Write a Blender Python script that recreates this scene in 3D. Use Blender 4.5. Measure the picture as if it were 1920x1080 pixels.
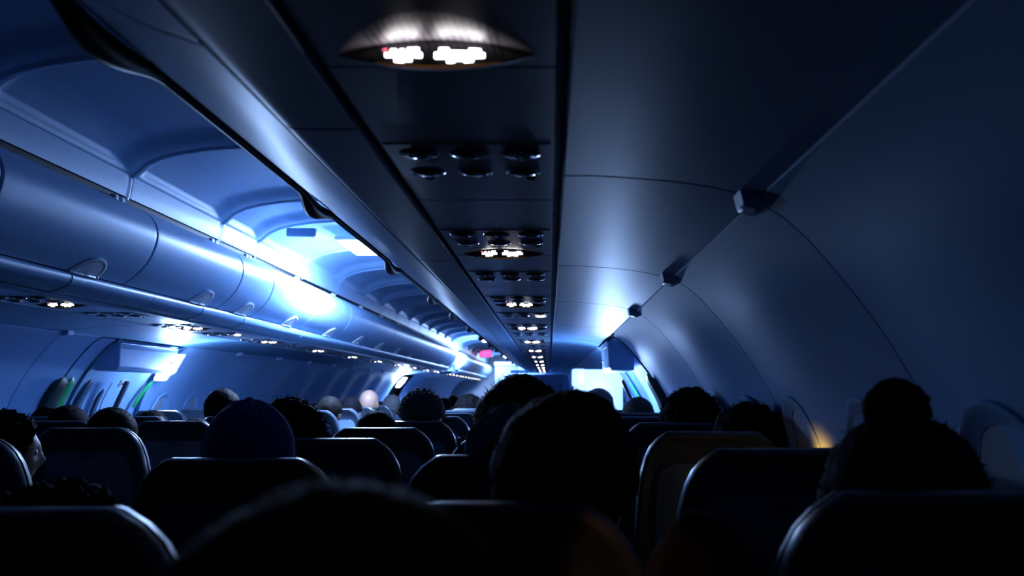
import bpy, bmesh, math, random
from mathutils import Vector, Matrix, noise
random.seed(7)
PI = math.pi
for o in list(bpy.data.objects): bpy.data.objects.remove(o)
SC = bpy.context.scene
COL = SC.collection
# ------------------------------------------------------------------ camera
A, C = 1.12, 1.30            # camera: lateral distance from the aisle centre line, height
FPX = 1650.0
cam = bpy.data.objects.new('camera', bpy.data.cameras.new('camera'))
COL.objects.link(cam); SC.camera = cam
cam.location = (A, 0, C); cam.rotation_euler = (PI/2, 0, 0)
cam.data.sensor_width = 36; cam.data.lens = 36*FPX/1920
cam.data.shift_x = -70/1920; cam.data.shift_y = 195/1920
cam.data.clip_start = .02
cam.data.dof.use_dof = True; cam.data.dof.focus_distance = 2.9; cam.data.dof.aperture_fstop = 4.5
# ------------------------------------------------------------------ view, world
SC.view_settings.view_transform = 'Standard'; SC.view_settings.look = 'None'
SC.view_settings.exposure = 0.0; SC.view_settings.gamma = 1.0
SC.view_settings.use_curve_mapping = False
w = bpy.data.worlds.new('world'); SC.world = w; w.use_nodes = True
w.node_tree.nodes['Background'].inputs[0].default_value = (.01, .03, .08, 1)
w.node_tree.nodes['Background'].inputs[1].default_value = .05

BLUE = (.35, .55, 1.0)
def area_light(name, loc, target, size, power, col=BLUE, size_y=None, spread=PI, parent=None):
    d = bpy.data.lights.new(name, 'AREA'); d.energy = power; d.color = col
    d.shape = 'RECTANGLE'; d.size = size; d.size_y = size_y or size; d.spread = spread
    o = bpy.data.objects.new(name, d); COL.objects.link(o); o.location = loc
    o.rotation_euler = (Vector(target)-Vector(loc)).to_track_quat('-Z', 'Y').to_euler()
    if parent: o.parent = parent
    return o
def point_light(name, loc, r, power, col=BLUE, parent=None):
    d = bpy.data.lights.new(name, 'POINT'); d.energy = power; d.color = col; d.shadow_soft_size = r
    o = bpy.data.objects.new(name, d); COL.objects.link(o); o.location = loc
    if parent: o.parent = parent
    return o

# light powers, tuned in one place
P_CEIL, P_CEIL_FAR, P_DOOR_L, P_DOOR_R, P_FAR, P_WARM, P_GLOW = 185, 230, 27, 15, 160, 75.0, .35

# ------------------------------------------------------------------ materials
def mat(name, col, rough=.4, spec=.5, metal=0, emit=None, estr=0, bump=0, bscale=300, coat=0, sheen=0, vary=0):
    m = bpy.data.materials.new(name); m.use_nodes = True
    nt = m.node_tree; b = nt.nodes['Principled BSDF']
    b.inputs['Base Color'].default_value = (*col, 1); b.inputs['Roughness'].default_value = rough
    b.inputs['Specular IOR Level'].default_value = spec; b.inputs['Metallic'].default_value = metal
    b.inputs['Coat Weight'].default_value = coat; b.inputs['Coat Roughness'].default_value = .15
    b.inputs['Sheen Weight'].default_value = sheen
    if emit:
        b.inputs['Emission Color'].default_value = (*emit, 1); b.inputs['Emission Strength'].default_value = estr
    tc = nt.nodes.new('ShaderNodeTexCoord')
    if bump:
        n = nt.nodes.new('ShaderNodeTexNoise'); n.inputs['Scale'].default_value = bscale; n.inputs['Detail'].default_value = 3
        nt.links.new(tc.outputs['Object'], n.inputs['Vector'])
        bp = nt.nodes.new('ShaderNodeBump'); bp.inputs['Strength'].default_value = bump; bp.inputs['Distance'].default_value = .002
        nt.links.new(n.outputs['Fac'], bp.inputs['Height']); nt.links.new(bp.outputs['Normal'], b.inputs['Normal'])
    if vary:
        n = nt.nodes.new('ShaderNodeTexNoise'); n.inputs['Scale'].default_value = 3.5; n.inputs['Detail'].default_value = 4
        nt.links.new(tc.outputs['Object'], n.inputs['Vector'])
        mx = nt.nodes.new('ShaderNodeMix'); mx.data_type = 'RGBA'
        mx.inputs[6].default_value = (*[c*(1-vary) for c in col], 1); mx.inputs[7].default_value = (*[min(1, c*(1+vary)) for c in col], 1)
        nt.links.new(n.outputs['Fac'], mx.inputs[0]); nt.links.new(mx.outputs[2], b.inputs['Base Color'])
    return m
M = {}
M['plastic'] = mat('cabin plastic', (.32, .54, .82), .38, .5, bump=.08, bscale=500, vary=.04)
M['wall'] = mat('wall lining', (.28, .50, .80), .55, .15, bump=.1, bscale=400, vary=.04)
M['ceil'] = mat('ceiling lining', (.30, .46, .64), .45, .4, bump=.08, bscale=500, vary=.03)
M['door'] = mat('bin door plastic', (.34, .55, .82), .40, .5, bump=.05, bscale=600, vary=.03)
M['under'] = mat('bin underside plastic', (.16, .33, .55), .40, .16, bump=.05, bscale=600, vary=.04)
M['psu'] = mat('service panel plastic', (.20, .27, .38), .28, .6, bump=.04, bscale=600, vary=.05)
M['rail'] = mat('grip rail plastic', (.20, .38, .60), .38, .5)
M['black'] = mat('black gap', (.004, .005, .007), .6, .3)
M['rubber'] = mat('black seal and unlit latch', (.006, .008, .012), .45, .4)
M['leather'] = mat('dark seat leather', (.020, .028, .042), .38, .55, bump=.25, bscale=220, vary=.15)
M['shell'] = mat('seat back shell', (.040, .058, .088), .32, .55, bump=.1, bscale=400, vary=.1)
M['tray'] = mat('tray table plastic', (.10, .16, .25), .4, .5, bump=.08, bscale=400, vary=.1)
M['metal'] = mat('brushed metal', (.35, .38, .42), .3, .5, 1)
M['chrome'] = mat('chrome rim', (.7, .72, .78), .12, .5, 1)
M['lens'] = mat('black lens', (.01, .012, .016), .08, .7, coat=.5)
M['white'] = mat('white plastic', (.75, .8, .88), .4, .5)
M['green'] = mat('green plastic strip', (.02, .42, .12), .4, .5)
M['darkgreen'] = mat('dark green vinyl', (.010, .040, .035), .5, .4, bump=.15)
M['slate'] = mat('slate plastic', (.05, .09, .15), .4, .5)
M['carpet'] = mat('dark blue carpet', (.012, .018, .035), .9, .1, bump=.6, bscale=900, vary=.3)
M['lamp'] = mat('lamp diffuser', (.8, .85, 1), .5, .3, emit=(.72, .82, 1), estr=14)
M['lampfar'] = mat('far lamp diffuser', (.8, .85, 1), .5, .3, emit=(.75, .84, 1), estr=9)
M['bulb'] = mat('reading light bulb', (.8, .85, 1), .5, .3, emit=(1, .93, .85), estr=10)
M['glyph'] = mat('lit symbol', (.9, .9, .9), .5, .3, emit=(1, .93, .97), estr=14)
M['glyphred'] = mat('lit red slash', (.9, .2, .2), .5, .3, emit=(1, .12, .2), estr=3)
M['amber'] = mat('amber trim', (.6, .28, .06), .35, .5)
M['red'] = mat('lit red sign', (.8, .05, .15), .5, .3, emit=(1, .06, .25), estr=3)
M['curtain'] = mat('slate blue curtain', (.10, .13, .24), .8, .2, bump=.3, bscale=80, vary=.1)
M['partition'] = mat('partition laminate', (.70, .78, .90), .35, .5)
M['shade'] = mat('window shade', (.40, .46, .55), .5, .4)
M['glass'] = mat('dark window pane', (.01, .014, .02), .05, .6)
SKINS = [mat('skin light', (.42, .24, .17), .5, .4, bump=.1), mat('skin dark', (.16, .08, .05), .5, .4, bump=.1)]
CLOTH = {k: mat(k+' cloth', c, .85, .2, bump=.4, bscale=500, sheen=.2) for k, c in dict(black=(.008, .009, .012), navy=(.012, .018, .045), grey=(.06, .07, .09), trousers=(.012, .015, .025), shoe=(.008, .008, .008), blue=(.03, .06, .14)).items()}
HAIR = {k: mat(k+' hair', c, r+.2, .08, bump=.5, bscale=350) for k, (c, r) in dict(black=((.002, .002, .003), .6), darkbrown=((.005, .004, .003), .5), brown=((.016, .010, .007), .55), grey=((.08, .08, .09), .5), ash=((.06, .055, .05), .45)).items()}
M['cap'] = mat('royal blue cap cloth', (.004, .020, .30), .85, .2, bump=.3, bscale=700, sheen=.3)
M['scarf'] = mat('slate cloth', (.18, .25, .38), .8, .2, bump=.3)

def grille_mat():
    m = mat('perforated grille', (.55, .52, .58), .4, .4)
    nt = m.node_tree; b = nt.nodes['Principled BSDF']; tc = nt.nodes.new('ShaderNodeTexCoord')
    v = nt.nodes.new('ShaderNodeVectorMath'); v.operation = 'MULTIPLY'; v.inputs[1].default_value = (1/.0078, 1/.0078, 0)
    fr = nt.nodes.new('ShaderNodeVectorMath'); fr.operation = 'FRACTION'
    sb = nt.nodes.new('ShaderNodeVectorMath'); sb.operation = 'SUBTRACT'; sb.inputs[1].default_value = (.5, .5, 0)
    ln = nt.nodes.new('ShaderNodeVectorMath'); ln.operation = 'LENGTH'
    lt = nt.nodes.new('ShaderNodeMath'); lt.operation = 'LESS_THAN'; lt.inputs[1].default_value = .33
    # holes only inside the middle of the lens
    sx = nt.nodes.new('ShaderNodeSeparateXYZ'); ab = nt.nodes.new('ShaderNodeMath'); ab.operation = 'ABSOLUTE'
    l2 = nt.nodes.new('ShaderNodeMath'); l2.operation = 'LESS_THAN'; l2.inputs[1].default_value = .068
    ml = nt.nodes.new('ShaderNodeMath'); ml.operation = 'MULTIPLY'
    mx = nt.nodes.new('ShaderNodeMix'); mx.data_type = 'RGBA'
    mx.inputs[6].default_value = (.55, .52, .58, 1); mx.inputs[7].default_value = (.03, .03, .04, 1)
    L = nt.links.new
    L(tc.outputs['Object'], v.inputs[0]); L(v.outputs[0], fr.inputs[0]); L(fr.outputs[0], sb.inputs[0]); L(sb.outputs[0], ln.inputs[0])
    L(ln.outputs['Value'], lt.inputs[0]); L(tc.outputs['Object'], sx.inputs[0]); L(sx.outputs['X'], ab.inputs[0]); L(ab.outputs[0], l2.inputs[0])
    L(lt.outputs[0], ml.inputs[0]); L(l2.outputs[0], ml.inputs[1]); L(ml.outputs[0], mx.inputs[0]); L(mx.outputs[2], b.inputs['Base Color'])
    return m
M['grille'] = grille_mat()

# ------------------------------------------------------------------ mesh helpers
class MB:
    def __init__(s): s.v = []; s.f = []; s.m = []
    def add(s, vs, fs, mi=0):
        n = len(s.v); s.v += [tuple(v) for v in vs]; s.f += [tuple(i+n for i in f) for f in fs]; s.m += [mi]*len(fs); return s
    def bm(s, b, mi=0, mtx=None):
        if mtx is not None: b.transform(mtx)
        b.verts.ensure_lookup_table()
        for i, v in enumerate(b.verts): v.index = i
        s.add([v.co[:] for v in b.verts], [[v.index for v in f.verts] for f in b.faces], mi); b.free(); return s
    def box(s, c, d, bev=.004, rot=None, mi=0, seg=2):
        b = bmesh.new(); bmesh.ops.create_cube(b, size=1); bmesh.ops.scale(b, vec=d, verts=b.verts)
        if bev: bmesh.ops.bevel(b, geom=list(b.edges), offset=min(bev, min(d)*.45), segments=seg, profile=.5, affect='EDGES')
        m = Matrix.Translation(c)
        if rot: m = m @ rot
        return s.bm(b, mi, m)
    def grid(s, rows, mi=0, closed=False):
        nr, nc = len(rows), len(rows[0]); vs = [p for r in rows for p in r]; fs = []
        for i in range(nr-1):
            for j in range(nc if closed else nc-1):
                k = (j+1) % nc
                fs.append((i*nc+j, i*nc+k, (i+1)*nc+k, (i+1)*nc+j))
        return s.add(vs, fs, mi)
    def capped(s, rows, mi=0):
        s.grid(rows, mi, True); n = len(rows[0])
        s.add(rows[0], [tuple(range(n))][:1], mi); s.add(rows[-1], [tuple(range(n-1, -1, -1))], mi); return s
    def prism(s, poly, axis, a, b, mi=0):   # poly of 2D points swept along an axis index
        def p3(p, t):
            q = list(p); q.insert(axis, t); return q
        n = len(poly); vs = [p3(p, a) for p in poly]+[p3(p, b) for p in poly]
        fs = [tuple(range(n-1, -1, -1)), tuple(range(n, 2*n))]+[(i, (i+1) % n, (i+1) % n+n, i+n) for i in range(n)]
        return s.add(vs, fs, mi)
    def tube(s, path, r, n=10, mi=0):
        rows = []; P = [Vector(p) for p in path]
        for i, p in enumerate(P):
            t = (P[min(i+1, len(P)-1)]-P[max(i-1, 0)]).normalized()
            u = t.cross(Vector((0, 0, 1)) if abs(t.z) < .9 else Vector((1, 0, 0))).normalized(); v = t.cross(u)
            rr = r[i] if isinstance(r, (list, tuple)) else r
            rows.append([p+u*math.cos(2*PI*k/n)*rr+v*math.sin(2*PI*k/n)*rr for k in range(n)])
        return s.capped(rows, mi)
    def lathe(s, prof, c, n=24, mi=0, flip=1):   # prof (r,z) around z
        rows = [[(c[0]+r*math.cos(2*PI*k/n), c[1]+r*math.sin(2*PI*k/n), c[2]+z*flip) for k in range(n)] for r, z in prof]
        return s.grid(rows, mi, True)
    def build(s, name, mats, parent=None, smooth=30, loc=None, weld=True):
        me = bpy.data.meshes.new(name); me.from_pydata([tuple(v) for v in s.v], [], s.f)
        if not isinstance(mats, (list, tuple)): mats = [mats]
        for m in mats: me.materials.append(m)
        me.polygons.foreach_set('material_index', s.m)
        if weld:
            b = bmesh.new(); b.from_mesh(me); bmesh.ops.remove_doubles(b, verts=b.verts, dist=1e-5)
            bmesh.ops.recalc_face_normals(b, faces=b.faces); b.to_mesh(me); b.free()
        if smooth:
            me.polygons.foreach_set('use_smooth', [True]*len(me.polygons)); me.set_sharp_from_angle(angle=math.radians(smooth))
        me.update()
        o = bpy.data.objects.new(name, me); COL.objects.link(o)
        if parent: o.parent = parent
        if loc: o.location = loc
        return o
def solid(o, t, off=0):
    m = o.modifiers.new('thick', 'SOLIDIFY'); m.thickness = t; m.offset = off
    e = o.modifiers.new('split', 'EDGE_SPLIT'); e.split_angle = math.radians(42); return o
def tag(o, label, cat, group=None, kind=None):
    o['label'] = label; o['category'] = cat
    if group: o['group'] = group
    if kind: o['kind'] = kind
    return o
def struct(o, label=None):
    o['kind'] = 'structure'
    if label: o['label'] = label
    return o
def empty(name, loc, rz=0):
    o = bpy.data.objects.new(name, None); COL.objects.link(o); o.location = loc; o.rotation_euler[2] = rz
    o.empty_display_size = .05; return o
def kids(o): return [c for c in bpy.data.objects if c.parent == o]
def copy_tree(o, parent=None):
    c = o.copy(); COL.objects.link(c); c.parent = parent
    for ch in kids(o): copy_tree(ch, c)
    return c
def sphere_dirs(nu, nv):
    out = []
    for i in range(nv+1):
        t = PI*i/nv; out.append([(math.sin(t)*math.cos(2*PI*j/nu), math.sin(t)*math.sin(2*PI*j/nu), math.cos(t)) for j in range(nu)])
    return out
def smooth(t): t = max(0, min(1, t)); return t*t*(3-2*t)
def resample(prof, n):
    P = [Vector(p) for p in prof]; L = [0]
    for i in range(len(P)-1): L.append(L[-1]+(P[i+1]-P[i]).length)
    out = []
    for k in range(n):
        t = L[-1]*k/(n-1); i = 0
        while i < len(L)-2 and L[i+1] < t: i += 1
        f = (t-L[i])/max(1e-9, L[i+1]-L[i])
        # catmull-rom for smooth curvature
        p0, p1, p2, p3 = P[max(i-1, 0)], P[i], P[i+1], P[min(i+2, len(P)-1)]
        out.append(.5*((2*p1)+(p2-p0)*f+(2*p0-5*p1+4*p2-p3)*f*f+(3*p1-p0-3*p2+p3)*f**3))
    return out
ORD = ['first', 'second', 'third', 'fourth', 'fifth', 'sixth', 'seventh', 'eighth', 'ninth', 'tenth', 'eleventh', 'twelfth', 'thirteenth', 'fourteenth', 'fifteenth', 'sixteenth', 'seventeenth', 'eighteenth', 'nineteenth', 'twentieth']

# heights below are measured from camera height C; x from the aisle centre line; y forward
Y0, Y1 = -1.2, 27.0
HB = .36                                       # underside of the bins
WALL = [(1.466, .318), (1.488, .307), (1.537, .27), (1.608, .19), (1.67, .11), (1.714, .04), (1.759, -.04), (1.79, -.13), (1.815, -.25), (1.825, -.45), (1.80, -.75), (1.72, -1.05), (1.62, -1.30)]
def xwall(h):
    for (x0, z0), (x1, z1) in zip(WALL, WALL[1:]):
        if z1 <= h <= z0: return x0+(x1-x0)*(z0-h)/(z0-z1)
    return 1.6
# ------------------------------------------------------------------ floor, outer shell
mb = MB(); mb.box((0, (Y0+Y1)/2, -.02), (3.4, Y1-Y0, .04), 0)
struct(mb.build('floor', M['carpet']))
for s, nm in ((-1, 'wall_left'), (1, 'wall_right')):
    mb = MB(); rows = []
    for y in (Y0, Y1):
        rows.append([(s*(x+.11), y, C+z) for x, z in [(1.20, .56), (1.40, .42)]+WALL])
    mb.grid(rows); o = solid(mb.build(nm, M['black'], smooth=60), .01); struct(o, 'black outer shell behind the side wall lining panels')
mb = MB()
rows = [[(x, y, C+z) for x, z in [(-1.31, .56), (-1.2, .9), (-.8, 1.15), (0, 1.22), (.8, 1.15), (1.2, .9), (1.31, .56)]] for y in (Y0, Y1)]
mb.grid(rows); struct(solid(mb.build('ceiling', M['black'], smooth=60), .01), 'black void above the ceiling panels and bins')
mb = MB(); mb.box((0, Y0-.03, 1.2), (3.8, .04, 2.6), 0); struct(mb.build('wall_back', M['black']))

# ------------------------------------------------------------------ side wall lining panels
def wall_panel(s, ya, yb, ridge=.030, inset=.0025):
    prof = resample(WALL, 34); L = yb-ya-2*inset; rows = []
    ts = [0, .002/L]+[.002/L+(1-.004/L)*q/24 for q in range(1, 24)]+[1-.002/L, 1]; ny = len(ts)
    for j, t in enumerate(ts):
        y = ya+inset+L*t
        r = ridge*(smooth(t/.5) if t < .5 else smooth((1-t)/.5))
        # rounded ridge between the two windows of the panel
        edge = 0
        if j in (0, ny-1): edge = .012
        row = []
        for i, p in enumerate(prof):
            fade = smooth((.318-p.y)/.16)
            row.append((s*(p.x-r*fade+edge), y, C+p.y))
        rows.append(row)
    mb = MB(); mb.grid(rows)
    o = mb.build('wall_left' if s < 0 else 'wall_right', M['wall'], smooth=50)
    return struct(solid(o, .004))
RS = [-1.2, -.54, .46, 1.464, 2.462, 3.50, 4.72]      # seams, right wall
LS = [1.64, 2.66, 3.68, 4.70, 5.08]                     # seams, left wall
for a_, b_ in zip(RS, RS[1:]): wall_panel(1, a_, b_)
for a_, b_ in zip(LS, LS[1:]): wall_panel(-1, a_, b_, .022 if b_-a_ > .6 else 0)
BEY = [6.27+1.05*i for i in range(10)]                 # 6.27 .. 15.72
for a_, b_ in zip(BEY, BEY[1:]):
    wall_panel(1, a_, b_); wall_panel(-1, a_, b_)
FAR = [17.0+1.1*i for i in range(9)]
for a_, b_ in zip(FAR, FAR[1:]): wall_panel(-1, a_, b_)
# bright trim along the top of the wall, and the plastic clips at the seams
for s, segs in ((1, [(-1.2, 4.72), (6.27, 15.7)]), (-1, [(-1.2, 5.08), (6.27, 15.7), (17, 25.8)])):
    for i, (a_, b_) in enumerate(segs):
        mb = MB(); mb.tube([(s*1.468, a_, C+.320), (s*1.468, b_, C+.320)], .005, 8)
        struct(mb.build('trim_%d' % (i+1 if s > 0 else i+3), M['wall'], smooth=60))
def clip_mesh(s):
    mb = MB()
    prof = [(-.022, .010), (.012, .024), (.034, .012), (.040, -.018), (.012, -.030), (-.014, -.022)]
    mb.prism([(s*(x), z) for x, z in prof], 1, -.030, .030)
    b = bmesh.new()
    o = mb.build('panel_clip', M['plastic'], smooth=35)
    bv = o.modifiers.new('b', 'BEVEL'); bv.width = .005; bv.segments = 2
    return o
nms = ['nearest', 'second nearest', 'third nearest', 'fourth nearest', 'fifth nearest', 'sixth nearest', 'seventh nearest', 'eighth nearest', 'ninth nearest']
first = {}
def clip(s, y, label, group):
    if s in first:
        o = first[s].copy(); COL.objects.link(o)
    else:
        o = first[s] = clip_mesh(s)
    o.location = (s*1.452, y, C+.326)
    tag(o, label, 'clip', group)
for i, y in enumerate([1.464, 2.462, 3.50]): clip(1, y, '%s pale plastic clip where right wall panels meet the bin underside' % nms[i], 'wall clips on the right')
clip(-1, 4.70, 'pale plastic clip at left wall seam just before the exit door', 'wall clips on the left')
for i, y in enumerate(BEY[1:8]): clip(-1, y, '%s small wall clip beyond the left exit door' % nms[i], 'wall clips on the left')

# ------------------------------------------------------------------ windows (oval reveals on the curved lining)
def window(s, yc, n):
    hc = -.215; ring = []; N = 40
    def pt(k, ry, rz, off):
        t = 2*PI*k/N; sy = math.copysign(abs(math.cos(t))**.85, math.cos(t)); sz = math.copysign(abs(math.sin(t))**.85, math.sin(t))
        h = hc+rz*sz; return (s*(xwall(h)-off), yc+ry*sy, C+h)
    rows = [[pt(k, ry, rz, off) for k in range(N)] for ry, rz, off in ((.150, .205, .020), (.147, .202, .029), (.142, .197, .031), (.136, .190, .026), (.118, .170, .018))]
    mb = MB(); mb.grid(rows, 0, True)
    o = mb.build('window_%d' % n, M['wall'], smooth=50); struct(o)
    mb = MB(); rr = [[pt(k, .119*f, .171*f, .016) for k in range(N)] for f in (1, .7, .4, .02)]
    mb.grid(rr, 0, True); pn = mb.build('shade', M['shade'], o, smooth=50)
    mb = MB(); mb.box((s*(xwall(-.33)-.03), yc, C-.33), (.012, .07, .014), .004); mb.build('shade_handle', M['white'], pn)
n = 1
for y in (.2, .70, 1.22, 1.72, 2.22, 2.72, 3.22, 3.75, 4.3): window(1, y, n); n += 1
for y in (6.55, 7.05, 7.6, 8.1): window(1, y, n); n += 1
for y in (3.4, 3.95, 4.42, 6.52, 7.05, 7.58, 8.1, 8.63, 9.16, 9.7): window(-1, y, n); n += 1

# ------------------------------------------------------------------ bin undersides (continuous lining beside the service channel)
PR = (A-.252, A+.013)      # service channel on the right, x range (aisle-side edge, wall-side edge)
PL = (-.765, -1.03)        # and on the left
def lining(s, xs, segs, matl, name='ceiling'):
    for a_, b_ in segs:
        mb = MB(); g = .0025
        rows = []
        P = resample(xs, 14) if len(xs) > 2 else [Vector(p) for p in xs]
        for y, e in ((a_+g, .006), (a_+g+.003, 0), (b_-g-.003, 0), (b_-g, .006)):
            rows.append([(s*p.x, y, C+p.y+e) for p in P])
        mb.grid(rows); struct(solid(mb.build(name, matl, smooth=40), .003))
RSEG = [(-1.2, .42), (.42, 1.46), (1.46, 2.5), (2.5, 3.5), (3.5, 4.72), (4.72, 6.27)]+list(zip(BEY, BEY[1:]))
LSEG = [(1.0, 2.66), (2.66, 3.68), (3.68, 4.70), (4.70, 6.27)]+list(zip(BEY, BEY[1:]))
outer = [(0, HB), (.05, HB), (.14, HB-.006), (.20, HB-.012), (.26, HB-.022), (.30, HB-.032), (1.463-PR[1]-.012, .322)]
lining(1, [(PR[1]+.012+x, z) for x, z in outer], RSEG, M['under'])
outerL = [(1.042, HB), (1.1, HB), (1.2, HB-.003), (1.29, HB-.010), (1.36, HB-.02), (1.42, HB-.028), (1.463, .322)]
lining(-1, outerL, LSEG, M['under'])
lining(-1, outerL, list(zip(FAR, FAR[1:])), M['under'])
# inner strip between the channel and the bin door, right and left
for sg in [(-1.2, 1.2), (1.2, 2.4), (2.4, 3.6), (3.6, 4.8), (4.8, 6.0), (6.0, 7.2), (7.2, 8.4), (8.4, 9.6), (9.6, 12), (12, 15.7)]:
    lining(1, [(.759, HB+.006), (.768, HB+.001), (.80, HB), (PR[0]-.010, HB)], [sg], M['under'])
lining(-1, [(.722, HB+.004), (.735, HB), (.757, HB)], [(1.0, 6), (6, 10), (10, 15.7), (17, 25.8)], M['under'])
# black channel backing and the pale edge profile beside it
for s, xs, y0, y1 in ((1, PR, -1.2, 15.7), (-1, (-PL[0], -PL[1]), 1, 15.7), (-1, (-PL[0], -PL[1]), 17, 25.8)):
    mb = MB(); mb.box((s*(xs[0]+xs[1])/2, (y0+y1)/2, C+HB+.045), (abs(xs[1]-xs[0])+.05, y1-y0, .004), 0)
    struct(mb.build('ceiling', M['black']), 'black backing above the service channel')
    for x in (xs[0]-.009, xs[1]+.011):
        mb = MB(); mb.box((s*x, (y0+y1)/2, C+HB+.012), (.003, y1-y0, .028), .001)
        struct(mb.build('trim_5', M['plastic'], smooth=40), 'thin pale edge profile along the service channel')

# ------------------------------------------------------------------ service panels (reading lights, air nozzles, lit signs)
W = .252; UL = .675
def lens_xy(u): return max(0.0, 1-(u/.108)**2)
def service_panel(sign, lit=None):
    root = empty('service_panel', (0, 0, 0))
    # local: y from 0 to UL, underside at z = 0
    hw = W/2; y_end = UL-.003
    if sign:
        yr = UL-.035
        mb = MB(); NU = 48
        us = [-hw+W*i/NU for i in range(NU+1)]
        rows = []
        def row(f): return [f(u) for u in us]
        rows.append(row(lambda u: (u, .003, .006))); rows.append(row(lambda u: (u, .003, 0)))
        rows.append(row(lambda u: (u, .38, 0)))
        mb.grid(rows+[row(lambda u: (u, yr-.107*lens_xy(u)-.0001, 0))])
        mb.grid([row(lambda u: (u, yr+.030*lens_xy(u)+.0001, 0)), row(lambda u: (u, y_end, 0)), row(lambda u: (u, y_end, .006))])
        mb.build('panel', M['psu'], root, smooth=30)
        mb = MB(); g = []
        for k in range(9):
            t = k/8
            g.append([(u, yr-.107*lens_xy(u)*(1-t), .016*lens_xy(u)*smooth(t*.5)*2) for u in us if lens_xy(u) > 0])
        mb.grid(g)
        sg = mb.build('sign_grille', M['grille'], root, smooth=30)
        mb = MB(); g = []
        for k in range(5):
            t = k/4; g.append([(u, yr+.004*lens_xy(u)*t, lens_xy(u)*(.016-.030*t)) for u in us if lens_xy(u) > 0])
        mb.grid(g); mb.grid([g[-1], [(u, yr+.016*lens_xy(u), -.0105*lens_xy(u)) for u in us if lens_xy(u) > 0], [(u, yr+.030*lens_xy(u), 0) for u in us if lens_xy(u) > 0]], 1); sf = mb.build('sign_face', [M['lens'], M['psu']], root, smooth=30)
        def fp(u, v):   # point a little in front of the sign face (v: 0 top of recess .. 1 lip)
            c = lens_xy(u); return (u, yr+.004*c*v-.0012, c*(.016-.030*v)-.0003)
        def patch(mb, u0, u1, v0, v1, n=4):
            v0, v1 = v0*.80+.10, v1*.80+.10
            rows = [[fp(u0+(u1-u0)*i/n, v) for i in range(n+1)] for v in (v0, v1)]
            mb.grid(rows)
        mb = MB()     # no smoking: a cigarette bar with smoke curls
        patch(mb, -.056, -.026, .42, .62); patch(mb, -.024, -.017, .42, .62); patch(mb, -.040, -.028, .62, .80)
        patch(mb, -.050, -.044, .22, .42); patch(mb, -.040, -.036, .24, .42); patch(mb, -.032, -.020, .20, .42); patch(mb, -.046, -.036, .62, .86)
        g1 = mb.build('no_smoking_symbol', M['glyph'], sf)
        mb = MB(); patch(mb, -.058, -.054, .16, .28)
        mb.build('red_slash', M['glyphred'], g1)
        mb = MB()     # fasten seat belt: two straps meeting at a buckle
        patch(mb, -.003, .016, .42, .66); patch(mb, .030, .050, .42, .66); patch(mb, .014, .032, .34, .76)
        patch(mb, .002, .012, .22, .42); patch(mb, .034, .046, .22, .42); patch(mb, .010, .018, .62, .84); patch(mb, .028, .038, .62, .84)
        mb.build('seat_belt_symbol', M['glyph'], sf)
        mb = MB(); n_ = 24
        rows = [[fp(-.066+.132*i/n_, v) for i in range(n_+1)] for v in (.86, .97)]
        mb.grid(rows); mb.build('amber_strip', M['amber'], sf)
    else:
        mb = MB(); rows = [[(u, y, z) for u in (-hw, -hw+.004, 0, hw-.004, hw)] for y, z in ((.003, .006), (.003, 0), (y_end, 0), (y_end, .006))]
        mb.grid(rows); mb.build('panel', M['psu'], root)
    gy = .445
    # raised strip that carries the controls
    mb = MB(); mb.box((0, gy-.045, -.0008), (W*.97, .20, .0016), 0)
    mb.build('control_strip', M['psu'], root)
    for i, u in enumerate((-.076, 0, .077)):
        mb = MB(); mb.lathe([(.0285, 0), (.0285, -.003), (.026, -.005), (.0245, -.0045), (.024, -.002)], (u, gy, -.003), 28)
        r = mb.build('reading_light', M['chrome'], root)
        mb = MB(); mb.lathe([(.0243, -.003), (.020, -.0055), (.012, -.007), (.004, -.0075), (.0002, -.0075)], (u, gy, -.003), 28)
        mb.build('lens', M['bulb'] if lit == i else M['lens'], r)
        mb = MB(); mb.lathe([(.030, 0), (.029, -.002), (.022, -.004), (.014, -.005), (.013, -.003), (.006, -.003), (.0055, -.006), (.0002, -.006)], (u, gy-.105, -.003), 24)
        for q in range(8):
            t = q*PI/4; mb.box((u+.0215*math.cos(t), gy-.105+.0215*math.sin(t), -.0065), (.008, .0025, .002), .0006, Matrix.Rotation(t, 4, 'Z'))
        mb.build('air_nozzle', M['lens'], root)
    for u in (-.078, .090):
        mb = MB(); mb.lathe([(.010, 0), (.010, -.003), (.007, -.006), (.0002, -.0065)], (u, gy+.036, -.003), 16)
        mb.build('call_button', M['lens'], root)
    return root
protoA = service_panel(True); protoB = service_panel(False); protoL = service_panel(False, 2)
used = set()
def place_panel(kind, x, y, label, group=None):
    src = {'A': protoA, 'B': protoB, 'L': protoL}[kind]
    if kind in used: o = copy_tree(src)
    else: o = src; used.add(kind)
    o.location = (x, y, C+HB); tag(o, label, 'service panel', group)
    return o
GP = 'service panels in the channels under the bins'
xr = (PR[0]+PR[1])/2; xl = (PL[0]+PL[1])/2
k = 0
for i in range(0, 23):
    y = .30+UL*i; kind = 'A' if i % 2 == 0 else ('L' if i == 5 else 'B')
    if i == 0: lab = 'nearest ceiling panel overhead on the right with large lit seat belt sign'
    elif kind == 'L': lab = 'service panel with one bright reading light switched on, right side channel'
    elif i < 13:
        lab = ('dark service panel with lit signs, number %s from front of photo, right channel' if kind == 'A' else 'unlit service panel with round reading lights and air nozzles, %s one in right channel') % ORD[i//2]
    else: lab = 'tiny far service panel at the distant end of the right channel' if kind == 'A' else 'tiny far unlit service panel at the distant end of the right channel'
    place_panel(kind, xr, y, lab, GP)
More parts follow.
